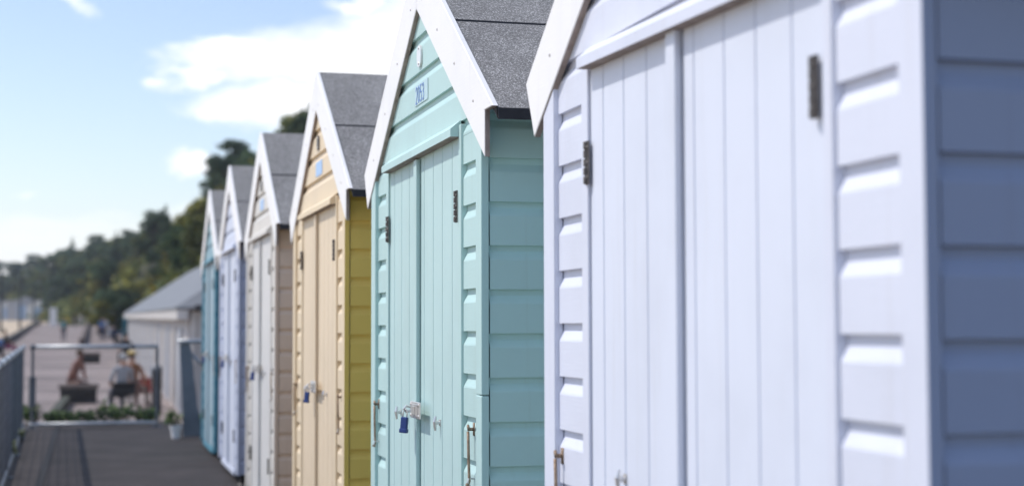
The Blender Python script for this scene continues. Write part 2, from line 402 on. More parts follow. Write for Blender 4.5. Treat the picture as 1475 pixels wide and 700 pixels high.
        v1 = [RP(-.004, qe-.10, -.02), RP(DEPTH+.4, qe-.10, -.02), RP(DEPTH+.4, qe-.10, -.27), RP(-.004, qe-.10, -.27)]
        rf.add(v0+v1, [(0,1,2,3),(4,7,6,5),(0,3,7,4),(1,5,6,2),(2,6,7,3),(0,4,5,1)], 1)
        for i in range(9):
            p = RP(.8+i*1.9, qe+.012, -.19); rf.ball(p, (.005, .003, .005), m=2, seg=8, ring=5)
        rf.build('roof_slope', [FELT, FELT_EDGE, STEEL], rt, fix=False)
    # --- gable plates
    if opts.get('plates'):
        ov = MB()
        pts = [(UM+.02+.16*math.cos(t*math.pi/8)*(1 if True else 0), 7.41+.30*math.sin(t*math.pi/8)) for t in range(16)]
        pts = [(u, z) for u, z in pts]
        cap = []
        for t in range(16):
            a = t*math.pi/8; cap.append(((UM+.02+.27*math.copysign(abs(math.cos(a))**.8, math.cos(a)))*B, Z(7.40+.30*math.copysign(abs(math.sin(a))**.8, math.sin(a)))))
        ov.prism(cap, 'x', -.06*B, -.003*B); 
        for zz in (7.19, 7.61): ov.ball((-.061*B, (UM+.02)*B, Z(zz)), (.003, .005, .005), m=1, seg=8, ring=5)
        oo = ov.build('oval_plate', [opts.get('oval', OVAL), STEEL], rt)
        pl = MB(); pl.box(-.022*B, -.002*B, 6.18*B, 7.86*B, Z(6.09), Z(6.66), bev=.002)
        po = pl.build('number_plate', opts['plates'], rt)
        if opts.get('number'):
            t = digits(opts['number'], .45*B, 1.14*B, INK, 'number', po); t.location = (-.0235*B, 7.12*B, Z(6.37))
    # --- bearers and blocks underneath
    for u in (.35, 7.0, 13.4):
        be = MB(); be.box(.15*B, (DEPTH-.4)*B, u*B, (u+.6)*B, -.075, -.003); be.build('bearer', TIMBER, rt)
    for u in (.3, 6.95, 13.35):
        fb = MB(); fb.box(.05*B, 1.6*B, u*B, (u+.75)*B, -.16, -.078, bev=.006); fb.build('foot_block', CONC, rt)
    return rt

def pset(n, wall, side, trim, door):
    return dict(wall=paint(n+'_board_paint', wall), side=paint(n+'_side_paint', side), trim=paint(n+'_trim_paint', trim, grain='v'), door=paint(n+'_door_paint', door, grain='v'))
HUTS = [
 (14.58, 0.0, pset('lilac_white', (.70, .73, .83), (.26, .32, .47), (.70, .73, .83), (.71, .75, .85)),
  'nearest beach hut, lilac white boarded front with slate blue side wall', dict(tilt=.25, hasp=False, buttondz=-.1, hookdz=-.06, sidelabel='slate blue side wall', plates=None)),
 (33.91, 0.0, pset('mint', (.49, .68, .66), (.53, .80, .74), (.49, .68, .66), (.50, .68, .665)),  # side: same mint, lifted so the colour carries bounce light in the gap
  'mint green beach hut with plate 2053 under its gable', dict(plates=PLATE, number='2053', joint=-1.53)),
 (53.6, -.10, pset('butter', (.78, .64, .45), (.93, .65, .16), (.78, .64, .44), (.78, .64, .46)),  # side: bounce light between the huts painted in as a mustard tone
  'butter yellow beach hut just beyond the mint green one', dict(plates=PLATE_BLUE, oval=DARKSTEEL, sidelabel='yellow side wall with mustard bounce light put into its colour')),
 (74.9, .10, pset('cream', (.68, .65, .60), (.80, .64, .50), (.68, .65, .60), (.68, .67, .65)),
  'off-white beach hut with a peach side wall beyond the yellow hut', dict(plates=PLATE_BLUE, oval=DARKSTEEL, sidelabel='peach side wall')),
 (94.25, .30, pset('pale_lilac', (.62, .66, .77), (.48, .52, .66), (.62, .66, .77), (.63, .67, .77)),
  'pale lilac blue beach hut between the off-white hut and the teal hut', dict(plates=None)),
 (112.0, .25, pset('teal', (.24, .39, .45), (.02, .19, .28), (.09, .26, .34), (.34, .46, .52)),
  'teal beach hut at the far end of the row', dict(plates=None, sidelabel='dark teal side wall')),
]
LOCK = ['', 'blue padlock on the hasp of the mint green hut', 'blue padlock on the doors of the butter yellow hut', 'dark blue padlock on the off-white hut doors',
        'small blue padlock on the pale lilac hut doors', 'small blue padlock on the far teal hut doors']
def make_padlock():
    rt = empty('padlock'); b_ = MB()
    b_.box(-.02, .004, -.022, .022, -.098, -.03, bev=.005); b_.box(-.023, .007, -.025, .025, -.105, -.085, bev=.004)
    b_.build('lock_body', BLUEPLASTIC, rt)
    s = MB(); s.tube([(-.008, -.014, -.034), (-.008, -.014, -.008), (-.008, -.009, .003), (-.008, 0, .007), (-.008, .009, .003), (-.008, .014, -.008), (-.008, .014, -.034)], .0042, 8)
    s.build('shackle', ZINC, rt, smooth=True)
    return rt
proto = None
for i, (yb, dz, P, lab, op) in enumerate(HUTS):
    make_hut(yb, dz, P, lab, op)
    if i == 0: continue
    if proto is None: proto = make_padlock(); pk = proto
    else: pk = copy_tree(proto)
    pk.location = (FX-.36*B, (yb+7.36)*B, .097+dz*B+Z(-2.25)); pk.scale = (.62, .58, .74); pk.rotation_euler = (R(4), R(3), R(50))
    tag(pk, LOCK[i], 'padlock', 'padlocks on the hut doors')

# ------------------------------------------------------------------ ground
def tz(y): return .0052*(y-2)                   # terrace
def gz(y): return -1.11+.012*y                  # promenade beyond, rising gently
def strip(name, x0, x1, y0, y1, zf, mat, ny=1, lift=0.0, thick=None, label=None):
    m = MB(); ys = [y0+(y1-y0)*i/ny for i in range(ny+1)]
    if thick is None:
        for a, b in zip(ys, ys[1:]): m.face([(x0, a, zf(a)+lift), (x1, a, zf(a)+lift), (x1, b, zf(b)+lift), (x0, b, zf(b)+lift)])
        o = m.build(name, mat, fix=False)
    else:
        v = [(x0,y0,zf(y0)-thick),(x1,y0,zf(y0)-thick),(x1,y1,zf(y1)-thick),(x0,y1,zf(y1)-thick),(x0,y0,zf(y0)+lift),(x1,y0,zf(y0)+lift),(x1,y1,zf(y1)+lift),(x0,y1,zf(y1)+lift)]
        m.add(v, [(0,3,2,1),(4,5,6,7),(0,1,5,4),(1,2,6,5),(2,3,7,6),(3,0,4,7)]); o = m.build(name, mat)
    return tag(o, kind='structure')
SAND = plain('dry_sand', (.56, .45, .32), .95, var=.12, scale=.4, bump=.3)
PROMM = plain('promenade_tarmac', (.26, .215, .20), .9, var=.34, scale=.35, bump=.2)
ASPH = asphalt_mat()
strip('ground', -900, 900, -60, 1500, lambda y: gz(y)-.35, SAND, 30)
strip('promenade', -7.5, 9.0, 19.9, 430, gz, PROMM, 30)
strip('terrace', -1.3, 9.0, -8, 19.75, tz, ASPH, thick=2.2)
strip('terrace_paving', -1.28, -.42, -7.9, 19.7, tz, plain('worn_paving', (.050, .041, .039), .9, var=.35, scale=2.2, bump=.4), lift=.004)
strip('dark_strip', -.42, -.36, -7.9, 19.7, tz, DARK, lift=.006)  # thin dark strip along the inner edge of the paving

# ------------------------------------------------------------------ guard fences round the terrace
RAIL = plain('galvanised_rail', (.50, .52, .54), .42, .55, var=.15, scale=8)
MESH = plain('blue_grey_mesh_steel', (.135, .15, .175), .5, .3, var=.15, scale=8)
def P2(px, Y): return (px-VPX)/FPX*Y*1.0        # lateral offset of a sight line at distance Y
def fence_run(root, p, q, posts, h=.97, low=.055, pitch=.05, hor=8, mesh_top=.03, bar=.0030, pwide=.026, lowmat=None):
    (x0, y0), (x1, y1) = p, q
    L = math.hypot(x1-x0, y1-y0); dx, dy = (x1-x0)/L, (y1-y0)/L
    def pt(s, h_): y = y0+dy*s; return Vector((x0+dx*s, y, tz(y)+h_))
    r = MB(); r.tube([pt(0, h), pt(L, h)], .026, 10)
    for k in range(int(L/1.15)+1): 
        s = min(L-.02, .02+k*1.15); r.tube([pt(max(0, s-.035), h), pt(min(L, s+.035), h)], .032, 10, m=1)
    r.build('top_rail', [RAIL, MESH], root, smooth=True)
    r = MB(); r.tube([pt(0, low), pt(L, low)], .022, 10); r.build('bottom_rail', lowmat or RAIL, root, smooth=True)
    m = MB()
    n = int(L/pitch)
    for k in range(1, n):
        m.tube([pt(k*pitch, low), pt(k*pitch, h-mesh_top)], bar, 4, cap=False)
    for k in range(1, hor):
        z = low+(h-low)*k/hor; m.tube([pt(0, z), pt(L, z)], bar*1.15, 4)
    m.build('mesh_panel', MESH, root)
    for s in posts:
        b_ = MB(); b_.tube([pt(s, 0.0), pt(s, h-.02)], pwide, 10)
        a = pt(s, 0); b_.box(a.x-.06, a.x+.06, a.y-.06, a.y+.06, a.z+.0005, a.z+.014)
        b_.build('post', MESH, root, smooth=False)
PLATEPOST = plain('grey_painted_plate', (.20, .225, .26), .5, .2, var=.15, scale=8)
FY = 19.2
cx0 = P2(43, FY)
fl = empty('mesh_fence', (0, 0, 0)); tag(fl, 'blue grey mesh guard fence with tube rail along the left edge of the terrace', 'fence')
fence_run(fl, (-.50, 4.5), (cx0, FY), [.1, 2.2, 4.4, 6.6, 8.8, 11.0, 13.2], bar=.0032, hor=8, pitch=.032, pwide=.02, lowmat=MESH)
fe = empty('mesh_fence', (0, 0, 0)); tag(fe, 'low see-through mesh fence with tube rail across the far end of the terrace', 'fence')
fence_run(fe, (cx0+.07, FY), (P2(222, FY), FY), [.03, 1.47], bar=.0014, hor=7, pwide=.017)
sl = MB(); x_ = cx0+.10; sl.tube([(x_, FY-.02, tz(FY)+.26), (x_, FY-.02, tz(FY)+.62)], .042, 12); sl.build('post_sleeve', MESH, fe)
# the short return beside the teal hut, with a plate buttress and a sloping handrail
gt = empty('fence_return', (P2(262, 17.6), 17.6, tz(17.6))); tag(gt, 'short steel fence return with a flared plate post beside the far teal hut', 'fence')
def loc(px, py, Y): return Vector((P2(px, Y)-gt.location.x, Y-gt.location.y, EYE-(py-VPY)/FPX*Y-gt.location.z))
g = MB()
poly = [(252, 494), (267, 494), (271, 530), (277, 580), (285, 622), (285, 627), (258, 627), (257, 580)]
fr_ = [loc(a, b, 17.55) for a, b in poly]; bk_ = [loc(a, b, 17.65) for a, b in poly]
n = len(poly)
g.add(fr_+bk_, [tuple(range(n)), tuple(range(2*n-1, n-1, -1))]+[(i, n+i, n+(i+1) % n, (i+1) % n) for i in range(n)]); g.build('plate_post', PLATEPOST, gt)
g = MB(); g.tube([loc(250, 492, 17.5), loc(300, 491, 17.7)], .026, 10); g.build('top_rail', RAIL, gt, smooth=True)
g = MB(); g.tube([loc(266, 508, 17.6), loc(296, 535, 17.6)], .020, 10); g.build('sloping_handrail', RAIL, gt, smooth=True)
g = MB()
for k in range(8): g.tube([loc(270+k*3.4, 495, 17.6), loc(275+k*3.0, 618, 17.6)], .003, 4)
g.build('mesh_panel', MESH, gt)
g = MB(); g.tube([loc(262, 620, 17.6), loc(300, 620, 17.6)], .018, 10); g.build('bottom_rail', RAIL, gt)

# ------------------------------------------------------------------ foliage
def leaf_cloud(mb, centers, n, size, seed, m=0, flat=1.0):
    rnd = random.Random(seed)
    tot = sum(r[0]*r[1]*r[2] for _, r in centers)
    for c, r in centers:
        k = max(6, int(n*(r[0]*r[1]*r[2])/tot))
        for _ in range(k):
            d = Vector((rnd.gauss(0, 1), rnd.gauss(0, 1), rnd.gauss(0, 1))).normalized()
            rad = rnd.random()**.4*(1+.18*rnd.gauss(0, 1))
            p = Vector((c[0]+d.x*r[0]*rad, c[1]+d.y*r[1]*rad, c[2]+d.z*r[2]*rad))
            nrm = (d+Vector((rnd.gauss(0, .6), rnd.gauss(0, .6), rnd.gauss(0, .6)+.3))).normalized()
            a = nrm.orthogonal().normalized(); a.rotate(Matrix.Rotation(rnd.random()*6.28, 3, nrm)); b = nrm.cross(a)
            s = size*rnd.uniform(.6, 1.4)
            mb.face([p-a*s, p+b*s*.55*flat, p+a*s, p-b*s*.55*flat], m)
BARK = plain('bark', (.09, .07, .055), .95, var=.3, scale=4, bump=.4)
L_PINE = leaf_mat('pine_needles', (0.019, 0.038, 0.022), (0.064, 0.099, 0.048), (0.112, 0.136, 0.056))
L_DARK = leaf_mat('dark_evergreen', (0.016, 0.035, 0.019), (0.048, 0.083, 0.038), (0.088, 0.120, 0.040))
L_OAK = leaf_mat('olive_leaves', (0.032, 0.048, 0.016), (0.104, 0.128, 0.035), (0.208, 0.192, 0.048))
L_GORSE = leaf_mat('gorse_leaves', (.035, .042, .012), (.12, .115, .022), (.30, .23, .03))
L_LIME = leaf_mat('yellow_green_leaves', (.07, .08, .02), (.19, .19, .04), (.36, .32, .06))
L_HEDGE = leaf_mat('hedge_leaves', (0.024, 0.048, 0.019), (0.088, 0.144, 0.048), (0.192, 0.240, 0.080))
def make_tree(name, kind, H, lm, seed, label, cat, group):
    rnd = random.Random(seed); rt = empty(name)
    tag(rt, label, cat, group)
    t = MB(); cs = []
    if kind == 'cone':
        t.tube([(0, 0, -1), (.05, 0, H*.5), (0, 0, H*.96)], [.22, .13, .03], 8)
        for i in range(15):
            f = i/14; z = H*(.14+.84*f); r = H*.24*(1-f)**.8+.12
            for k in range(max(1, int(5*(1-f))+1)):
                a = rnd.random()*6.28; cs.append(((math.cos(a)*r*.6, math.sin(a)*r*.6, z+rnd.uniform(-.15, .15)*H*.1), (r*.55+.1, r*.55+.1, H*.035+.1)))
        n, s = 2300, .26
    elif kind == 'pine':
        lean = rnd.uniform(-.06, .06)*H
        t.tube([(0, 0, -1), (lean*.4, 0, H*.4), (lean, .1, H*.85)], [.26, .19, .08], 8)
        for i in range(13):
            f = rnd.uniform(.42, 1.0); a = rnd.random()*6.28; rr = H*rnd.uniform(.08, .36)*(1.15-abs(f-.75)*1.3)
            c = (lean*f+math.cos(a)*rr, math.sin(a)*rr, H*f)
            t.tube([(lean*f*.9, 0, H*(f-.14)), c], [.07, .025], 6)
            q = rnd.uniform(.09, .16)*H
            cs.append((c, (q*1.25, q*1.25, q*.62)))
        n, s = 2300, .24
    else:
        t.tube([(0, 0, -1), (.08, 0, H*.35), (0, .1, H*.7)], [.24, .17, .06], 8)
        for i in range(14):
            f = rnd.uniform(.32, .92); a = rnd.random()*6.28; rr = H*rnd.uniform(.05, .33)*(1.2-abs(f-.55)*1.2)
            c = (math.cos(a)*rr, math.sin(a)*rr, H*f); t.tube([(0, 0, H*(f*.6)), c], [.07, .02], 6)
            q = rnd.uniform(.10, .19)*H; cs.append((c, (q*1.1, q*1.1, q*.9)))
        n, s = 2400, .25
    t.build('trunk', BARK, rt)
    cr = MB(); leaf_cloud(cr, cs, n, s*H/6.5, seed); cr.build('crown', lm, rt, fix=False)
    return rt
TREEKIND = {
 'pine':  [make_tree('pine_tree', 'pine', 7.0, L_PINE, s, 'dark pine with an open ragged crown on the cliff top', 'tree', 'pines along the cliff top') for s in (11, 12, 13)],
 'cone':  [make_tree('conifer_tree', 'cone', 8.0, L_DARK, s, 'narrow pointed dark conifer in the cliff woodland', 'tree', 'pointed conifers in the cliff woodland') for s in (21, 22)],
 'oak':   [make_tree('broadleaf_tree', 'oak', 6.0, L_OAK, s, 'rounded olive green tree in the woodland on the slope', 'tree', 'rounded olive trees on the slope') for s in (31, 32, 33)],
 'dark':  [make_tree('evergreen_tree', 'oak', 6.5, L_DARK, s, 'bushy dark evergreen tree in the woodland on the slope', 'tree', 'bushy dark evergreens on the slope') for s in (41, 42)],
 'lime':  [make_tree('bright_tree', 'oak', 5.0, L_LIME, s, 'yellow green tree among dark trees', 'tree', 'yellow green trees on the slope') for s in (51,)],
 'gorse': [make_tree('gorse_bush', 'oak', 3.0, L_GORSE, s, 'golden gorse bush on the open slope', 'bush', 'gorse bushes on the slope') for s in (61, 62)],
}
used = {}
def put_tree(kind, loc_, s, label=None, alone=False):
    lst = TREEKIND[kind]; k = used.get(kind, 0); used[kind] = k+(0 if label else 1)
    o = lst[k] if k < len(lst) and not label else copy_tree(lst[random.randrange(len(lst))])
    o.location = loc_; o.scale = (s*random.uniform(.9, 1.15), s*random.uniform(.9, 1.15), s*random.uniform(.9, 1.1)); o.rotation_euler = (0, 0, random.random()*6.28)
    if label:
        o['label'] = label
        if 'group' in o.keys(): del o['group']
    return o
# crest stations of the wooded cliff: (pixel column of the sight line, distance, height of the skyline there)
CREST = [(900, 40, 13.0), (640, 70, 15.0), (440, 112, 17.3), (380, 150, 20.3), (330, 190, 21.8), (300, 222, 21.5), (270, 255, 19.0), (240, 290, 20.0), (210, 330, 20.2),
         (190, 360, 20.0), (160, 400, 22.2), (130, 430, 22.6), (90, 500, 21.0), (60, 560, 25.8), (20, 640, 25.0), (-60, 760, 24.0), (-200, 900, 24.0)]
def crest(t):
    i = max(0, min(len(CREST)-2, int(t))); f = t-i; a, b = CREST[i], CREST[i+1]
    A = Vector(((a[0]-VPX)/FPX*a[1], a[1], a[2])); C_ = Vector(((b[0]-VPX)/FPX*b[1], b[1], b[2])); p = A.lerp(C_, f)
    d = Vector(((C_-A).x, (C_-A).y, 0)).normalized(); return p, Vector((-d.y, d.x, 0))    # seaward normal (left of travel)
def hill_pt(t, w):
    """w: 0 crest .. 1 toe, negative inland"""
    p, nrm = crest(t); run = 13.0 if p.y < 230 else 22.0
    tree = 5.2
    zc = p.z+EYE-tree
    q = Vector((p.x, p.y, 0))+nrm*run*w*.9
    zt = gz(q.y)-.5
    ww = min(1, max(0, w)); s = 1-ww
    z = zt+(zc-zt)*(s**.8 if w > 0 else 1)+(-w*1.5 if w < 0 else 0)
    z += 1.0*noise.noise(Vector((q.x*.08, q.y*.05, 3)))*(1 if w < .95 else .3)
    return Vector((q.x, q.y, z))
hm = MB(); NT = (len(CREST)-1)*5; ws = [-3.5, -2, -1, -.5, -.15, 0, .15, .3, .45, .6, .75, .9, 1.02]
vv = [hill_pt(i/5, w) for i in range(NT+1) for w in ws]; k = len(ws)
hm.add(vv, [(i*k+j, i*k+j+1, (i+1)*k+j+1, (i+1)*k+j) for i in range(NT) for j in range(k-1)])
HILLM = plain('hill_ground', (.060, .062, .026), .95, var=.5, scale=.12, bump=.3)
tag(hm.build('hillside', HILLM, smooth=True), kind='structure')
# undergrowth on the slope reads as one mass
ug = MB(); rnd = random.Random(5)
for c_ in range(1900):
    t, w = (rnd.uniform(1.2, 13.5), rnd.uniform(-.1, 1.0)) if c_ < 1500 else (rnd.uniform(.05, 2.2), rnd.uniform(-1.6, .3)); p = hill_pt(t, w)
    r = rnd.uniform(.7, 1.7)*(1 if p.y < 300 else 1.4)
    warm = 1 if noise.noise(Vector((t*1.3, w*2.2, 9))) > .12 else 0
    leaf_cloud(ug, [((p.x, p.y, p.z+r*.35), (r*1.2, r*1.2, r*.8))], 16, .42*(1 if p.y < 300 else 1.5), c_, m=warm)
tag(ug.build('undergrowth', [L_OAK, L_GORSE], fix=False), 'mixed green scrub covering the slope of the cliff', 'undergrowth', kind='stuff')
# skyline trees, then trees down the slope
rnd = random.Random(17)
for t in (1.85, 2.05, 2.25, 2.5):
    p = hill_pt(t, .0); put_tree('dark' if t < 2.1 else 'oak', (p.x, p.y, p.z-.3), .78)
t = 2.7
while t < 14.3:
    p = hill_pt(t, rnd.uniform(-.12, .12)); kd = rnd.choice(['pine', 'pine', 'dark', 'oak', 'pine'])
    if t < 4: kd = rnd.choice(['oak', 'dark', 'gorse', 'pine'])
    if 5.2 < t < 6.6: kd = rnd.choice(['gorse', 'oak'])
    sc = rnd.uniform(.62, .95)*(1.0 if p.y < 300 else 1.12)*(.85 if t < 2.45 else .5 if t < 3.2 else .75 if t < 3.8 else .6 if 6.6 < t < 7.4 else 1)
    put_tree(kd, (p.x, p.y, p.z-.3), sc); t += rnd.uniform(.12, .30)
for k in range(105):
    t = rnd.uniform(2.0, 13.8); w = rnd.uniform(.15, .95); p = hill_pt(t, w)
    kd = rnd.choice(['dark', 'dark', 'oak', 'pine', 'cone']) if t > 7.2 else rnd.choice(['oak', 'gorse', 'gorse', 'dark'])
    if rnd.random() < .07: kd = 'lime'
    put_tree(kd, (p.x, p.y, p.z-.4), rnd.uniform(.7, 1.1)*(1 if p.y < 300 else 1.2))
special = {1.95: ('pine', .55, 'broad dark pine on the cliff top behind the yellow hut roof'), 4.0: ('pine', .95, 'dark pine leaning clear of the cliff above the far hut gables'),
           7.05: ('cone', 1.1, 'tall pointed conifer standing highest on the mid slope skyline')}
for t, (kd, s, lab) in special.items():
    p = hill_pt(t, .05); put_tree(kd, (p.x, p.y, p.z-.3), s, lab, True)
def shrub(name, label, cat, group, x, y, z, r, h, lm, seed, n=220, size=.03, pot=False):
    rt = empty(name, (x, y, z)); tag(rt, label, cat, group)
    rnd_ = random.Random(seed); s = MB()
    for k_ in range(5):
        a = rnd_.random()*6.28; s.tube([(0, 0, 0), (math.cos(a)*r*.6, math.sin(a)*r*.6, h*.7)], [.008, .003], 5)
    s.build('stem', BARK, rt)
    cs = [((rnd_.uniform(-.6, .6)*r, rnd_.uniform(-.5, .5)*r, h*rnd_.uniform(.35, .8)), (r*.5, r*.5, h*.32)) for _ in range(7)]
    f = MB(); leaf_cloud(f, cs, n, size, seed); f.build('foliage', lm, rt, fix=False)
    return rt
# low hedge plants just beyond the end fence, in a bed edged by a low wall
bed = strip('planting_bed', cx0-.1, 1.05, 19.76, 20.5, lambda y: tz(19.7), plain('soil', (.05, .04, .03), .95, var=.3, scale=8), thick=2.3)
for k, (px, r, h) in enumerate([(58, .19, .28), (82, .15, .18), (105, .16, .17), (128, .16, .2), (150, .2, .29), (172, .17, .25), (196, .17, .22), (214, .13, .2), (284, .12, .2)]):
    L = ['bushy green plant behind the left corner of the end fence', 'low green plant second from the left behind the end fence', 'lowest thin plant behind the end fence below the bench',
         'low plant between the thin one and the big bush behind the end fence', 'biggest green bush behind the middle of the end fence', 'green plant in front of the woman on the folding chair',
         'low plant right of the folding chair behind the end fence', 'small plant behind the right post of the end fence', 'small plant beside the foot of the flared plate post'][k]
    shrub('hedge_plant', L, 'plant', 'low plants along the end fence', P2(px, 20.0) if k < 8 else P2(px, 18.2), 20.0 if k < 8 else 18.2, tz(19.7), r, h, L_HEDGE, 200+k)
for k, (px, y, r, h, L) in enumerate([(16, 13.6, .07, .26, 'pale weed growing at the foot of the left fence nearest the camera'), (28, 15.0, .05, .18, 'small pale weed by the left fence, second along'), (40, 17.2, .04, .14, 'tiny weed at the left fence near its far corner')]):
    shrub('weed', L, 'weed', 'weeds along the left fence', P2(px, y)+.01, y, tz(y), r, h, leaf_mat('pale_weed_leaves', (.10, .12, .06), (.24, .26, .15), (.4, .4, .3)) if k == 0 else bpy.data.materials['pale_weed_leaves'], 300+k, n=90, size=.018)
pt_ = empty('flower_pot', (P2(247.5, 17.3), 17.3, tz(17.3))); tag(pt_, 'small white flower pot on the tarmac in the fence opening', 'flower pot')
p_ = MB(); prof = [(.042, 0), (.058, .115), (.064, .115), (.064, .14), (.054, .14), (.05, .11)]; ns = 18
vs = [(r*math.cos(2*math.pi*i/ns), r*math.sin(2*math.pi*i/ns), z) for r, z in prof for i in range(ns)]
p_.add(vs, [(j*ns+i, j*ns+(i+1) % ns, (j+1)*ns+(i+1) % ns, (j+1)*ns+i) for j in range(len(prof)-1) for i in range(ns)]+[tuple(range(ns-1, -1, -1)), tuple((len(prof)-1)*ns+i for i in range(ns))])
p_.build('pot', WHITE, pt_)
shrub('potted_plant', 'small dark green plant growing in the white flower pot', 'plant', None, P2(244, 17.3), 17.3, tz(17.3)+.11, .11, .20, L_HEDGE, 333, n=140, size=.022)

# ------------------------------------------------------------------ long low building beyond the terrace
ROOFM = plain('slate_grey_roof', (.19, .20, .215), .7, var=.15, scale=1.5, bump=.2)
STUCCO = plain('pale_render', (.54, .51, .495), .85, var=.06, scale=1.0, bump=.1)
CREAMD = plain('cream_door_paint', (.56, .53, .51), .5, var=.08)
TEALDOOR = plain('teal_door_paint', (.02, .15, .20), .4, var=.1)
PALEDOOR = plain('pale_blue_door_paint', (.47, .48, .51), .5, var=.08)
bx0, by0, bx1, by1 = 2.0, 34.0, 8.6, 92.0
bl = empty('beach_building', (bx0, by0, gz(by0))); tag(bl, 'long low pale building with a grey hipped roof beyond the teal hut', 'building')
def Lb(x, y, z): return (x-bx0, y-by0, z-gz(by0))
ez = EYE+.45
w = MB(); w.add([Lb(bx0, by0, gz(by0)-.5), Lb(bx1, by0, gz(by0)-.5), Lb(bx1, by1, gz(by0)-.5), Lb(bx0, by1, gz(by0)-.5), Lb(bx0, by0, ez), Lb(bx1, by0, ez), Lb(bx1, by1, ez+.4), Lb(bx0, by1, ez+.4)],
      [(0,3,2,1),(4,5,6,7),(0,1,5,4),(1,2,6,5),(2,3,7,6),(3,0,4,7)])
w.build('wall', STUCCO, bl)
r = MB(); o_ = .28; rx = (bx0+bx1)/2; rz_ = ez+2.35
v = [Lb(bx0-o_, by0-o_, ez), Lb(bx1+o_, by0-o_, ez), Lb(bx1+o_, by1+o_, ez+.4), Lb(bx0-o_, by1+o_, ez+.4), Lb(rx, by0+3.2, rz_), Lb(rx, by1-3.2, rz_+.4)]
v += [(a, b, c-.05) for a, b, c in v[:4]]
r.add(v, [(0, 1, 4), (1, 2, 5, 4), (2, 3, 5), (3, 0, 4, 5), (0, 6, 7, 1), (1, 7, 8, 2), (2, 8, 9, 3), (3, 9, 6, 0), (6, 9, 8, 7)]); r.build('roof', ROOFM, bl)
f_ = MB()
f_.add([Lb(bx0-o_+.03, by0-o_+.03, ez-.055), Lb(bx0-o_+.03, by1, ez+.345), Lb(bx0-o_+.03, by1, ez+.13), Lb(bx0-o_+.03, by0-o_+.03, ez-.27),
        Lb(bx0-.02, by0-o_+.03, ez-.055), Lb(bx0-.02, by1, ez+.345), Lb(bx0-.02, by1, ez+.13), Lb(bx0-.02, by0-o_+.03, ez-.27)],
       [(0,1,2,3),(4,7,6,5),(0,4,5,1),(2,6,7,3),(1,5,6,2),(0,3,7,4)]); f_.build('fascia', CREAMD, bl)
g_ = MB(); g_.tube([Lb(bx0+.12, by0-o_-.03, ez-.02), Lb(bx1+.2, by0-o_-.03, ez-.02)], .07, 8); g_.build('gutter', FELT_EDGE, bl)
g_ = MB(); g_.tube([Lb(bx0+.10, by0-.08, ez-.1), Lb(bx0+.10, by0-.08, gz(by0))], .05, 8); g_.build('downpipe', CREAMD, bl)
y = by0+2.0; k = 0
while y < by1-3:
    d = MB(); zz = gz(by0)
    d.box(-.05, -.001, y-by0, y-by0+1.6, gz(y)-zz, gz(y)-zz+1.95)
    do = d.build('door', [PALEDOOR, CREAMD, PALEDOOR, CREAMD][k % 4], bl)
    for s_ in (.12, .82):
        q = MB(); q.box(-.075, -.051, y-by0+s_, y-by0+s_+.66, gz(y)-zz+.12, gz(y)-zz+1.8); q.build('door_panel', CREAMD if k % 2 else PALEDOOR, do)
    k += 1; y += 3.0
# an opened teal door leaf further along
tds = empty('open_door', (P2(177, 106), 106, gz(106))); tag(tds, 'teal door leaf standing open in front of the pale building', 'door')
q = MB(); hw = .16; q.box(-hw, hw, 0, .05, .0, 1.95, bev=.01); dl = q.build('door_leaf', TEALDOOR, tds)
q = MB(); q.tube([(-hw*.6, -.03, .95), (-hw*.6, -.03, 1.1)], .02, 8); q.build('handle', STEEL, tds)

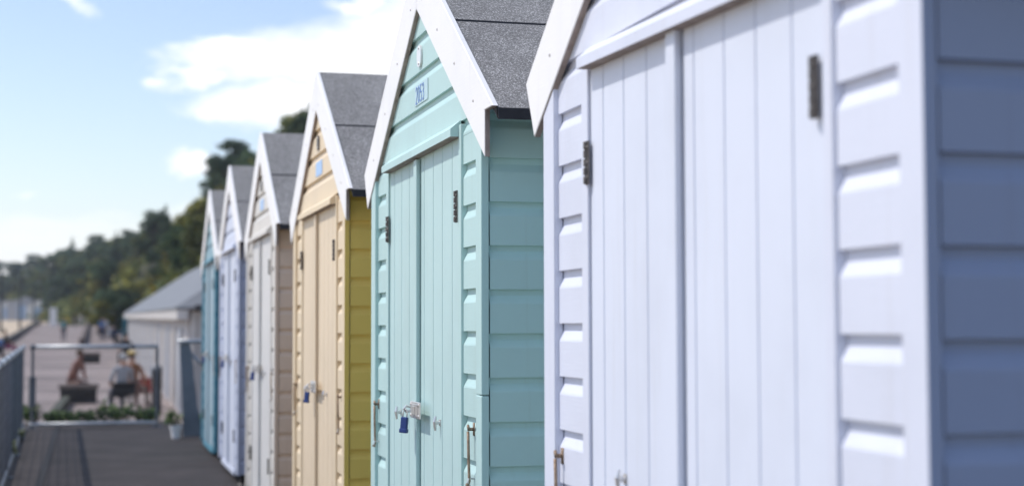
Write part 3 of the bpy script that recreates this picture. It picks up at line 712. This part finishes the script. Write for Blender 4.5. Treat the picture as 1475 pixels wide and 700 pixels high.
# ------------------------------------------------------------------ people
SKIN = plain('skin', (.46, .27, .19), .6, var=.06); TAN = plain('tanned_skin', (.20, .085, .06), .55, var=.08)
def cloth(n, c): return plain(n, c, .85, var=.15, scale=9, bump=.15)
C_ = {k: cloth(k+'_cloth', v) for k, v in dict(black=(.015, .015, .018), navy=(.02, .03, .07), grey=(.36, .37, .40), teal=(.02, .20, .22), orange=(.26, .11, .05), magenta=(.28, .02, .13),
      red=(.38, .04, .035), blue=(.03, .16, .42), white=(.72, .72, .74), brown=(.16, .09, .07), straw=(.62, .48, .20)).items()}
HAIRM = {k: plain(k+'_hair', v, .8, var=.2, scale=20) for k, v in dict(dark=(.03, .022, .018), grey=(.42, .42, .43), brown=(.10, .06, .035)).items()}
def person(label, loc_, rz, pose, top, bottom, hair='dark', skin=SKIN, bare=False, group=None, hat=None, s=1.0):
    rt = empty('person', loc_, rz); tag(rt, label, 'person', group)
    J = {}
    if pose == 'stand':
        J = dict(pelvis=(0, 0, .93, .135), waist=(0, .0, 1.08, .125), chest=(0, .0, 1.30, .15), neckb=(0, .01, 1.44, .07), neck=(0, -.01, 1.51, .052), chin=(0, -.035, 1.575, .072), skull=(0, -.01, 1.655, .088))
        legs = dict(hip=(.09, 0, .88, .098), knee=(.10, -.03, .50, .062), ank=(.10, .02, .09, .043), toe=(.11, -.14, .035, .034))
        legs2 = dict(hip=(-.09, 0, .88, .098), knee=(-.10, -.10, .50, .062), ank=(-.10, .10, .10, .043), toe=(-.11, -.05, .035, .034))
        arms = dict(sh=(.19, 0, 1.40, .06), elb=(.24, .03, 1.14, .044), wri=(.24, -.04, .90, .032), hand=(.235, -.06, .81, .035))
        arms2 = dict(sh=(-.19, 0, 1.40, .06), elb=(-.24, .02, 1.14, .044), wri=(-.25, -.10, .92, .032), hand=(-.245, -.13, .84, .035))
    else:
        ln = -.22 if pose == 'lean' else .06
        J = dict(pelvis=(0, 0, .50, .145), waist=(0, ln*.2, .68, .135), chest=(0, ln*.7, .90, .155), neckb=(0, ln, 1.04, .075), neck=(0, ln*1.12, 1.11, .055), chin=(0, ln*1.2-.035, 1.175, .072), skull=(0, ln*1.2-.01, 1.255, .088))
        legs = dict(hip=(.10, -.04, .47, .10), knee=(.13, -.44, .48, .068), ank=(.13, -.40, .09, .045), toe=(.14, -.56, .035, .036))
        legs2 = dict(hip=(-.10, -.04, .47, .10), knee=(-.13, -.44, .48, .068), ank=(-.13, -.46, .09, .045), toe=(-.14, -.62, .035, .036))
        arms = dict(sh=(.19, ln, 1.0, .062), elb=(.25, ln*.6-.10, .74, .046), wri=(.16, -.33, .60, .034), hand=(.12, -.41, .58, .036))
        arms2 = dict(sh=(-.19, ln, 1.0, .062), elb=(-.25, ln*.6-.10, .74, .046), wri=(-.16, -.33, .60, .034), hand=(-.12, -.41, .58, .036))
    V = []; E = []; T = []; idx = {}
    def add(nm, q): idx[nm] = len(V); V.append(q)
    for nm, q in J.items(): add(nm, q)
    for pre, dct in (('l', legs), ('r', legs2), ('a', arms), ('b', arms2)):
        for nm, q in dct.items(): add(pre+nm, q)
    def ed(a, b, t): E.append((idx[a], idx[b])); T.append(t)
    ed('pelvis', 'waist', 'top'); ed('waist', 'chest', 'top'); ed('chest', 'neckb', 'top'); ed('neckb', 'neck', 'skin'); ed('neck', 'chin', 'skin'); ed('chin', 'skull', 'skin')
    for p in 'lr': ed('pelvis', p+'hip', 'bottom'); ed(p+'hip', p+'knee', 'bottom'); ed(p+'knee', p+'ank', 'bottom'); ed(p+'ank', p+'toe', 'shoe')
    for p in 'ab': ed('neckb', p+'sh', 'top'); ed(p+'sh', p+'elb', 'top' if not bare else 'skin'); ed(p+'elb', p+'wri', 'skin'); ed(p+'wri', p+'hand', 'skin')
    me = bpy.data.meshes.new('body'); me.from_pydata([q[:3] for q in V], E, [])
    o = bpy.data.objects.new('body', me); col.objects.link(o)
    md = o.modifiers.new('skin', 'SKIN'); md.use_smooth_shade = True
    sk = me.skin_vertices[0].data
    for i, q in enumerate(V): sk[i].radius = (q[3], q[3]*(.78 if i in (idx['pelvis'], idx['waist'], idx['chest']) else 1)); sk[i].use_root = i == 0
    o.modifiers.new('sub', 'SUBSURF').levels = 2
    bpy.context.view_layer.update()
    m2 = bpy.data.meshes.new_from_object(o.evaluated_get(bpy.context.evaluated_depsgraph_get()))
    bpy.data.objects.remove(o)
    mats = [skin, top, bottom, C_['black']]; ti = dict(skin=0, top=0 if bare else 1, bottom=2, shoe=3)
    m2.materials.clear()
    for mt in mats: m2.materials.append(mt)
    seg = [(Vector(V[a][:3]), Vector(V[b][:3]), ti[t]) for (a, b), t in zip(E, T)]
    for pf in m2.polygons:
        c = pf.center; best = (9, 0)
        for a, b, t in seg:
            d = b-a; u = max(0, min(1, (c-a).dot(d)/d.length_squared)); q = ((a+d*u)-c).length
            if q < best[0]: best = (q, t)
        pf.material_index = best[1]; pf.use_smooth = True
    m2.name = 'body'
    bo = bpy.data.objects.new('body', m2); col.objects.link(bo); bo.parent = rt
    hd = V[idx['skull']]
    h = MB(); h.ball((hd[0], hd[1]+.022, hd[2]+.028), (.092, .096, .088), seg=14, ring=9); h.build('hair', HAIRM[hair], rt, smooth=True)
    if hat:
        h = MB(); h.ball((hd[0], hd[1], hd[2]+.07), (.10, .105, .07), seg=14, ring=8); h.tube([(hd[0], hd[1], hd[2]+.055), (hd[0], hd[1], hd[2]+.068)], .18, 16); h.build('hat', hat, rt, smooth=True)
    rt.scale = (s, s, s)
    return rt
def at(px, Y, z=None): return (P2(px, Y), Y, gz(Y) if z is None else z)
person('person in a teal top and dark trousers walking along the promenade', at(95, 118), R(180), 'stand', C_['teal'], C_['navy'])
person('dark dressed walker far along the promenade', at(110, 205), R(170), 'stand', C_['black'], C_['navy'])
person('walker in white far along the promenade beside the dark dressed walker', at(118, 215), R(10), 'stand', C_['white'], C_['grey'], 'brown')
person('walker in a blue top farthest along the promenade', at(126, 260), R(0), 'stand', C_['blue'], C_['grey'], 'brown')
person('person in black sitting in front of the open teal door', at(178, 68), R(200), 'sit', C_['black'], C_['black'])
person('bare backed person in brown shorts hunched on the nearer concrete bench', at(105, 41.2, gz(41.2)), R(60), 'lean', C_['brown'], C_['brown'], 'brown', skin=TAN, bare=True)
person('grey haired person in a grey top on the folding chair', at(174, 37.0), R(195), 'sit', C_['grey'], C_['navy'], 'grey')
person('person in an orange top and straw hat seated beside the folding chair', at(189, 38.6), R(150), 'sit', C_['orange'], C_['brown'], 'brown', hat=C_['straw'])
person('person in blue walking between the two distant walls', at(146, 118), R(20), 'stand', C_['blue'], C_['navy'])
person('person in white beside the walker in blue past the pale building', at(151, 121), R(200), 'stand', C_['white'], C_['navy'])
person('person in dark clothes sitting past the far corner of the pale building', at(163, 105), R(150), 'sit', C_['navy'], C_['black'])
person('person in grey sitting next to the dark dressed one past the pale building', at(157, 108), R(120), 'sit', C_['grey'], C_['black'])
nb = empty('notice_board', at(81, 177)); tag(nb, 'tall white notice board standing on the promenade before the lamp posts end', 'notice board')
q = MB(); q.box(-.38, .38, -.04, .04, .5, 2.5, bev=.02); q.build('panel', WHITE, nb)
for sx in (-.3, .3):
    q = MB(); q.tube([(sx, 0, -.05), (sx, 0, .5)], .035, 8); q.build('leg', STEEL, nb)
person('person in a magenta top sitting on the sea wall at the photo edge', at(2, 80, gz(80)), R(100), 'sit', C_['magenta'], C_['black'])
person('person in black sitting on the sea wall beside the blue bag', at(20, 82, gz(82)), R(100), 'sit', C_['black'], C_['magenta'])
CHAIRM = C_['black']
def chair(label, px, Y, rz, mat):
    rt = empty('folding_chair', at(px, Y), rz); tag(rt, label, 'chair', 'folding chairs outside the pale building')
    q = MB(); q.box(-.25, .25, -.42, .10, .345, .375, bev=.01); q.build('seat', mat, rt)
    q = MB(); v = [(-.26, .10, .40), (.26, .10, .40), (.26, .19, .70), (-.26, .19, .70)]; v2 = [(a, b+.03, c) for a, b, c in v]
    q.add(v+v2, [(0,1,2,3),(4,7,6,5),(0,4,5,1),(1,5,6,2),(2,6,7,3),(3,7,4,0)]); q.build('backrest', mat, rt)
    for sx in (-.27, .27):
        for a, b in (((sx, -.42, .0), (sx, .20, .72)), ((sx, .22, .0), (sx, -.42, .38))):
            q = MB(); q.tube([a, b], .013, 8); q.build('leg', STEEL, rt)
    return rt
chair('black folding chair under the grey haired person', 174, 37.0, R(195), CHAIRM)
chair('folding chair with brown fabric under the person in the straw hat', 189, 38.6, R(150), C_['brown'])
chair('empty red folding chair against the pale wall', 202, 39.5, R(160), C_['red'])
bg = empty('beach_bag', at(11, 81, gz(81)+.42)); tag(bg, 'bright blue bag on the sea wall between the two sitting people', 'bag')
q = MB(); q.box(-.16, .16, -.10, .10, 0, .42, bev=.05); q.build('bag_body', C_['blue'], bg)
q = MB(); q.tube([(-.09, 0, .41), (-.06, 0, .55), (.06, 0, .55), (.09, 0, .41)], .015, 6); q.build('handle', C_['navy'], bg)
# litter bin beside the building corner
bn = empty('litter_bin', at(221, 36.0)); tag(bn, 'dark litter bin standing by the corner of the pale building', 'litter bin')
q = MB(); q.tube([(0, 0, 0), (0, 0, 1.0)], .11, 14); q.build('bin_body', DARK, bn); q = MB(); q.tube([(0, 0, 1.0), (0, 0, 1.06), (0, 0, 1.12)], [.125, .125, .06], 14); q.build('lid', MESH, bn)
# concrete benches and walls on the promenade
BENCHTOP = plain('worn_bench_slab', (.20, .165, .145), .9, var=.2, scale=6, bump=.2)
def bench(label, px, Y, wd):
    rt = empty('concrete_bench', at(px, Y)); tag(rt, label, 'bench', 'concrete benches on the promenade')
    q = MB(); q.box(-wd/2, wd/2, -.35, .35, .38, .48, bev=.015); q.build('seat', BENCHTOP, rt)
    q = MB(); q.box(-wd/2+.05, wd/2-.05, -.30, .30, 0, .378, bev=.01); q.build('base', TIMBER, rt)
bench('nearer concrete bench with the hunched person on it', 116, 41.0, 1.0)
bench('farther concrete bench on the promenade', 129, 71.0, 1.05)
def low_wall(name, label, cat, pts, h, th, mat):
    m = MB()
    for (x0, y0), (x1, y1) in zip(pts, pts[1:]):
        d = Vector((x1-x0, y1-y0, 0)).normalized(); nn = Vector((-d.y, d.x, 0))*th/2
        v = []
        for dz_ in (-.4, h):
            for (x, y), s_ in (((x0, y0), -1), ((x1, y1), -1), ((x1, y1), 1), ((x0, y0), 1)): v.append((x+nn.x*s_, y+nn.y*s_, gz(y)+dz_))
        m.add(v, [(0,3,2,1),(4,5,6,7),(0,1,5,4),(1,2,6,5),(2,3,7,6),(3,0,4,7)])
    return tag(m.build(name, mat), label, cat)
low_wall('sea_wall', 'low dark sea wall between the promenade and the sand', 'wall', [(-5.6, 22), (-5.2, 82), (-6.0, 130), (-9.5, 300), (-16, 430)], .42, .4, plain('dark_concrete', (.10, .092, .085), .9, var=.3, scale=2, bump=.3))
low_wall('kerb_wall', 'low dark kerb running from the end fence up to the nearer bench', 'kerb', [(P2(78, 33), 33), (P2(100, 40.4), 40.4)], .22, .18, plain('mossy_concrete', (.06, .065, .045), .9, var=.3, scale=3))
low_wall('terrace_wall', 'low wall edging the promenade in front of the distant huts', 'wall', [(P2(119, 100), 100), (P2(128, 240), 240)], .55, .3, plain('brown_brick', (.13, .10, .09), .9, var=.3, scale=3))
# lamp posts
LB = None; POLE = plain('dark_painted_pole', (.035, .04, .045), .5, var=.1)
for k, (px, d, L) in enumerate([(12, 161, 'tall thin lamp post nearest along the sea wall, leftmost of four'), (37, 197, 'tall thin lamp post, second from the left along the sea wall'), (55, 241, 'thin lamp post, third from the left along the sea wall'), (75, 312, 'farthest and smallest lamp post along the sea wall')]):
    if LB is None:
        LB = empty('lamp_post'); q = MB(); q.tube([(0, 0, 0), (0, 0, .9), (0, 0, .95), (0, 0, 6.2)], [.16, .16, .13, .10], 10); q.build('pole', POLE, LB)
        q = MB(); q.tube([(0, 0, 6.15), (.25, 0, 6.32), (.6, 0, 6.36)], .035, 8); q.build('arm', MESH, LB)
        q = MB(); q.box(.5, .95, -.09, .09, 6.32, 6.43, bev=.03); q.build('lamp_head', STEEL, LB); o = LB
    else: o = copy_tree(LB)
    o.location = at(px, d); tag(o, L, 'lamp post', 'lamp posts along the sea wall')
# small huts and pale buildings far along the shore
HUTC = [plain('far_white', (.66, .66, .66), .7), plain('far_blue', (.35, .47, .64), .7), plain('far_cream', (.62, .56, .46), .7), plain('far_grey', (.40, .41, .44), .7)]
def small_house(name, label, cat, group, px, Y, w, d, h, rh, mat, rmat=ROOFM, door=True, rz=0.0):
    rt = empty(name, at(px, Y), rz); tag(rt, label, cat, group)
    q = MB(); q.box(-w/2, w/2, 0, d, -.6, h); q.prism([(-w/2, h), (w/2, h), (0, h+rh)], 'y', 0.0, d); q.build('wall', mat, rt)
    q = MB()
    for s_ in (-1, 1):
        v = [(s_*(w/2+.15), -.2, h-.15*rh/(w/2)+.02), (0, -.2, h+rh+.02), (0, d+.2, h+rh+.02), (s_*(w/2+.15), d+.2, h-.15*rh/(w/2)+.02)]; v2 = [(a, b, c+.09) for a, b, c in v]
        q.add(v+v2, [(0,1,2,3),(4,7,6,5),(0,4,5,1),(1,5,6,2),(2,6,7,3),(3,7,4,0)])
    q.build('roof', rmat, rt)
    if door:
        q = MB(); q.box(-w*.22, w*.22, -.05, -.002, 0, h*.85); q.build('door', HUTC[1] if mat is not HUTC[1] else HUTC[0], rt)
for k, (px, Y, mi, L) in enumerate([(171, 150, 0, 'white beach hut past the end of the pale building, nearest of the distant ones'), (166, 180, 1, 'blue beach hut past the end of the pale building'),
                                    (161, 215, 0, 'white beach hut next beyond the distant blue hut'), (156, 255, 2, 'cream beach hut fourth along past the pale building'), (151, 300, 3, 'grey beach hut farthest along past the pale building')]):
    small_house('distant_beach_hut', L, 'beach hut', 'distant huts past the pale building', px, Y, 2.2, 2.6, 2.0, .9, HUTC[mi])
for k, (px, Y, w_, h, mi, L) in enumerate([(4, 395, 9, 3.0, 3, 'grey house at the left edge under the far woodland'), (24, 388, 7, 2.6, 0, 'white house second along the far shore'), (44, 380, 8, 3.2, 3, 'wide grey house beyond the second lamp post'),
        (63, 372, 6, 2.6, 0, 'white house between the two farthest lamp posts'), (81, 365, 5, 4.0, 0, 'tall white kiosk right of the farthest lamp post'), (98, 360, 7, 2.6, 2, 'cream house at the far end of the promenade'), (116, 352, 5, 2.8, 0, 'small white house right of the cream one at the promenade end')]):
    small_house('distant_house', L, 'house', 'pale houses along the far shore', px, Y, w_, 6, h*1.2, 1.5, HUTC[mi])
lt = put_tree('lime', (P2(141, 150), 150, gz(150)-.2), .62, 'bright yellow green tree beside the promenade before the distant huts')
lt2 = put_tree('lime', (P2(186, 205), 205, gz(205)+2.0), 1.0, 'yellow green tree showing over the left end of the grey roof')
for k, (px, Y, s) in enumerate([(158, 175, .75), (170, 190, .9), (178, 150, .6), (165, 215, .9), (148, 230, .9)]):
    put_tree('dark', (P2(px, Y), Y, gz(Y)-.3), s)
for kd, lst in TREEKIND.items():
    for o in lst[used.get(kd, 0):]:
        for ch in list(o.children): bpy.data.objects.remove(ch)
        bpy.data.objects.remove(o)

# ------------------------------------------------------------------ sea air
hz = MB(); hz.box(-1000, 1000, -100, 1600, -8.0, 75.0)
hzm = bpy.data.materials.new('sea_air'); hzm.use_nodes = True; hn = hzm.node_tree; hn.nodes.remove(hn.nodes['Principled BSDF'])
pv = hn.nodes.new('ShaderNodeVolumePrincipled'); pv.inputs['Color'].default_value = (.86, .92, 1, 1); pv.inputs['Density'].default_value = .00028; pv.inputs['Anisotropy'].default_value = .3
hn.links.new(pv.outputs[0], hn.nodes['Material Output'].inputs['Volume'])
tag(hz.build('haze', hzm), kind='stuff')
# ------------------------------------------------------------------ light and sky
SUN = Vector((-1.0, .34, 1.52)).normalized()
sd = bpy.data.lights.new('sun', 'SUN'); sd.energy = 2.4; sd.angle = R(.53); sd.color = (1.0, .955, .89)
so = bpy.data.objects.new('sun', sd); col.objects.link(so); so.rotation_euler = (-SUN).to_track_quat('-Z', 'Y').to_euler()
wd = bpy.data.worlds.new('World'); scene.world = wd; wd.use_nodes = True
nt = wd.node_tree; bgn = nt.nodes['Background']
sky = N(nt, 'ShaderNodeTexSky'); sky.sky_type = 'NISHITA'; sky.sun_disc = False
sky.sun_elevation = math.asin(SUN.z); sky.sun_rotation = math.atan2(SUN.x, SUN.y)
sky.air_density = 1.0; sky.dust_density = .6; sky.ozone_density = 1.4
tc = N(nt, 'ShaderNodeTexCoord')
cmp_ = N(nt, 'ShaderNodeMapping'); cmp_.inputs['Scale'].default_value = (1, 1, 2.4); nt.links.new(tc.outputs['Generated'], cmp_.inputs['Vector'])
nz = N(nt, 'ShaderNodeTexNoise', Scale=17.0, Detail=9.0, Roughness=.62); nt.links.new(cmp_.outputs[0], nz.inputs['Vector'])
nz2 = N(nt, 'ShaderNodeTexNoise', Scale=5.0, Detail=6.0, Roughness=.55); nt.links.new(tc.outputs['Generated'], nz2.inputs['Vector'])
wob = N(nt, 'ShaderNodeVectorMath', operation='SUBTRACT'); nt.links.new(nz.outputs['Color'], wob.inputs[0]); wob.inputs[1].default_value = (.5, .5, .5)
wsc = N(nt, 'ShaderNodeVectorMath', operation='SCALE'); nt.links.new(wob.outputs[0], wsc.inputs[0]); wsc.inputs['Scale'].default_value = .10
wfl = N(nt, 'ShaderNodeVectorMath', operation='MULTIPLY'); wfl.inputs[1].default_value = (1, 1, .42); nt.links.new(wsc.outputs[0], wfl.inputs[0])
dirn = N(nt, 'ShaderNodeVectorMath', operation='ADD'); nt.links.new(tc.outputs['Generated'], dirn.inputs[0]); nt.links.new(wfl.outputs[0], dirn.inputs[1])
def skydir(px, py): return Vector(((px-VPX)/FPX, 1.0, -(py-VPY)/FPX)).normalized()
CLOUDS = [(500, 85, 150, 50, 1), (590, 60, 110, 85, 1), (420, 92, 140, 28, 1), (320, 84, 75, 17, 1), (420, 150, 130, 34, 1), (330, 165, 60, 14, .8), (266, 110, 44, 15, .95), (258, 246, 48, 14, 1),
          (492, 2, 32, 18, .9), (130, 8, 18, 18, .6), (285, 305, 50, 22, .9), (45, 288, 16, 7, .35), (120, 325, 80, 12, .2), (230, 345, 90, 26, .45), (60, 350, 140, 30, .45), (0, 400, 240, 60, .7), (700, 40, 150, 130, 1), (60, -10, 40, 14, .3)]
last = None
for px, py, rx, ry, st in CLOUDS:
    c = skydir(px, py)
    sb = N(nt, 'ShaderNodeVectorMath', operation='SUBTRACT'); nt.links.new(dirn.outputs[0], sb.inputs[0]); sb.inputs[1].default_value = c
    mu = N(nt, 'ShaderNodeVectorMath', operation='MULTIPLY'); nt.links.new(sb.outputs[0], mu.inputs[0]); mu.inputs[1].default_value = (FPX/rx, FPX/rx*.3, FPX/ry)
    le = N(nt, 'ShaderNodeVectorMath', operation='LENGTH'); nt.links.new(mu.outputs[0], le.inputs[0])
    mr = N(nt, 'ShaderNodeMapRange', interpolation_type='SMOOTHSTEP'); mr.inputs[1].default_value = 1.42; mr.inputs[2].default_value = .40; mr.inputs[3].default_value = 0; mr.inputs[4].default_value = st
    nt.links.new(le.outputs['Value'], mr.inputs[0])
    if last is None: last = mr.outputs[0]
    else:
        mx = N(nt, 'ShaderNodeMath', operation='MAXIMUM'); nt.links.new(last, mx.inputs[0]); nt.links.new(mr.outputs[0], mx.inputs[1]); last = mx.outputs[0]
# scattered cloud elsewhere in the sky
oth = ramp(nt, nz2.outputs['Fac'], [(.54, 0.0), (.68, .6)])
sepx = N(nt, 'ShaderNodeSeparateXYZ'); nt.links.new(tc.outputs['Generated'], sepx.inputs[0])
hi = N(nt, 'ShaderNodeMapRange'); hi.inputs[1].default_value = .26; hi.inputs[2].default_value = .45; nt.links.new(sepx.outputs['Z'], hi.inputs[0])
om = N(nt, 'ShaderNodeMath', operation='MULTIPLY'); nt.links.new(oth.outputs[0], om.inputs[0]); nt.links.new(hi.outputs[0], om.inputs[1])
mx = N(nt, 'ShaderNodeMath', operation='MAXIMUM'); nt.links.new(last, mx.inputs[0]); nt.links.new(om.outputs[0], mx.inputs[1])
cm = N(nt, 'ShaderNodeMix', data_type='RGBA'); nt.links.new(mx.outputs[0], cm.inputs['Factor']); tint = N(nt, 'ShaderNodeMix', data_type='RGBA', blend_type='MULTIPLY'); tint.inputs['Factor'].default_value = 1; tint.inputs[7].default_value = (1.09, 1.0, .99, 1); nt.links.new(sky.outputs[0], tint.inputs[6]); nt.links.new(tint.outputs[2], cm.inputs[6]); cm.inputs[7].default_value = (6.9, 6.95, 7.1, 1)
nt.links.new(cm.outputs[2], bgn.inputs[0]); bgn.inputs[1].default_value = .15

# ------------------------------------------------------------------ camera
YAW, PIT, ROLL = .2654, .0544, -.0026
fw = Vector((math.sin(YAW)*math.cos(PIT), math.cos(YAW)*math.cos(PIT), math.sin(PIT)))
rt_ = Vector((math.cos(YAW), -math.sin(YAW), 0)); up = rt_.cross(fw)
r2 = rt_*math.cos(ROLL)+up*math.sin(ROLL); u2 = up*math.cos(ROLL)-rt_*math.sin(ROLL)
cd = bpy.data.cameras.new('camera'); cam = bpy.data.objects.new('camera', cd); col.objects.link(cam); scene.camera = cam
M3 = Matrix((r2, u2, -fw)).transposed(); cam.matrix_world = Matrix.Translation((0, 0, EYE)) @ M3.to_4x4()
cd.sensor_width = 36; cd.lens = 36*2222.5/1475; cd.clip_start = .1; cd.clip_end = 4000
cd.dof.use_dof = True; cd.dof.focus_distance = 4.85; cd.dof.aperture_fstop = 2.35; cd.dof.aperture_blades = 9
scene.view_settings.view_transform = 'Standard'; scene.view_settings.look = 'None'; scene.view_settings.exposure = .34; scene.view_settings.gamma = 1
scene.render.engine = 'CYCLES'; scene.cycles.use_denoising = True; scene.cycles.max_bounces = 8
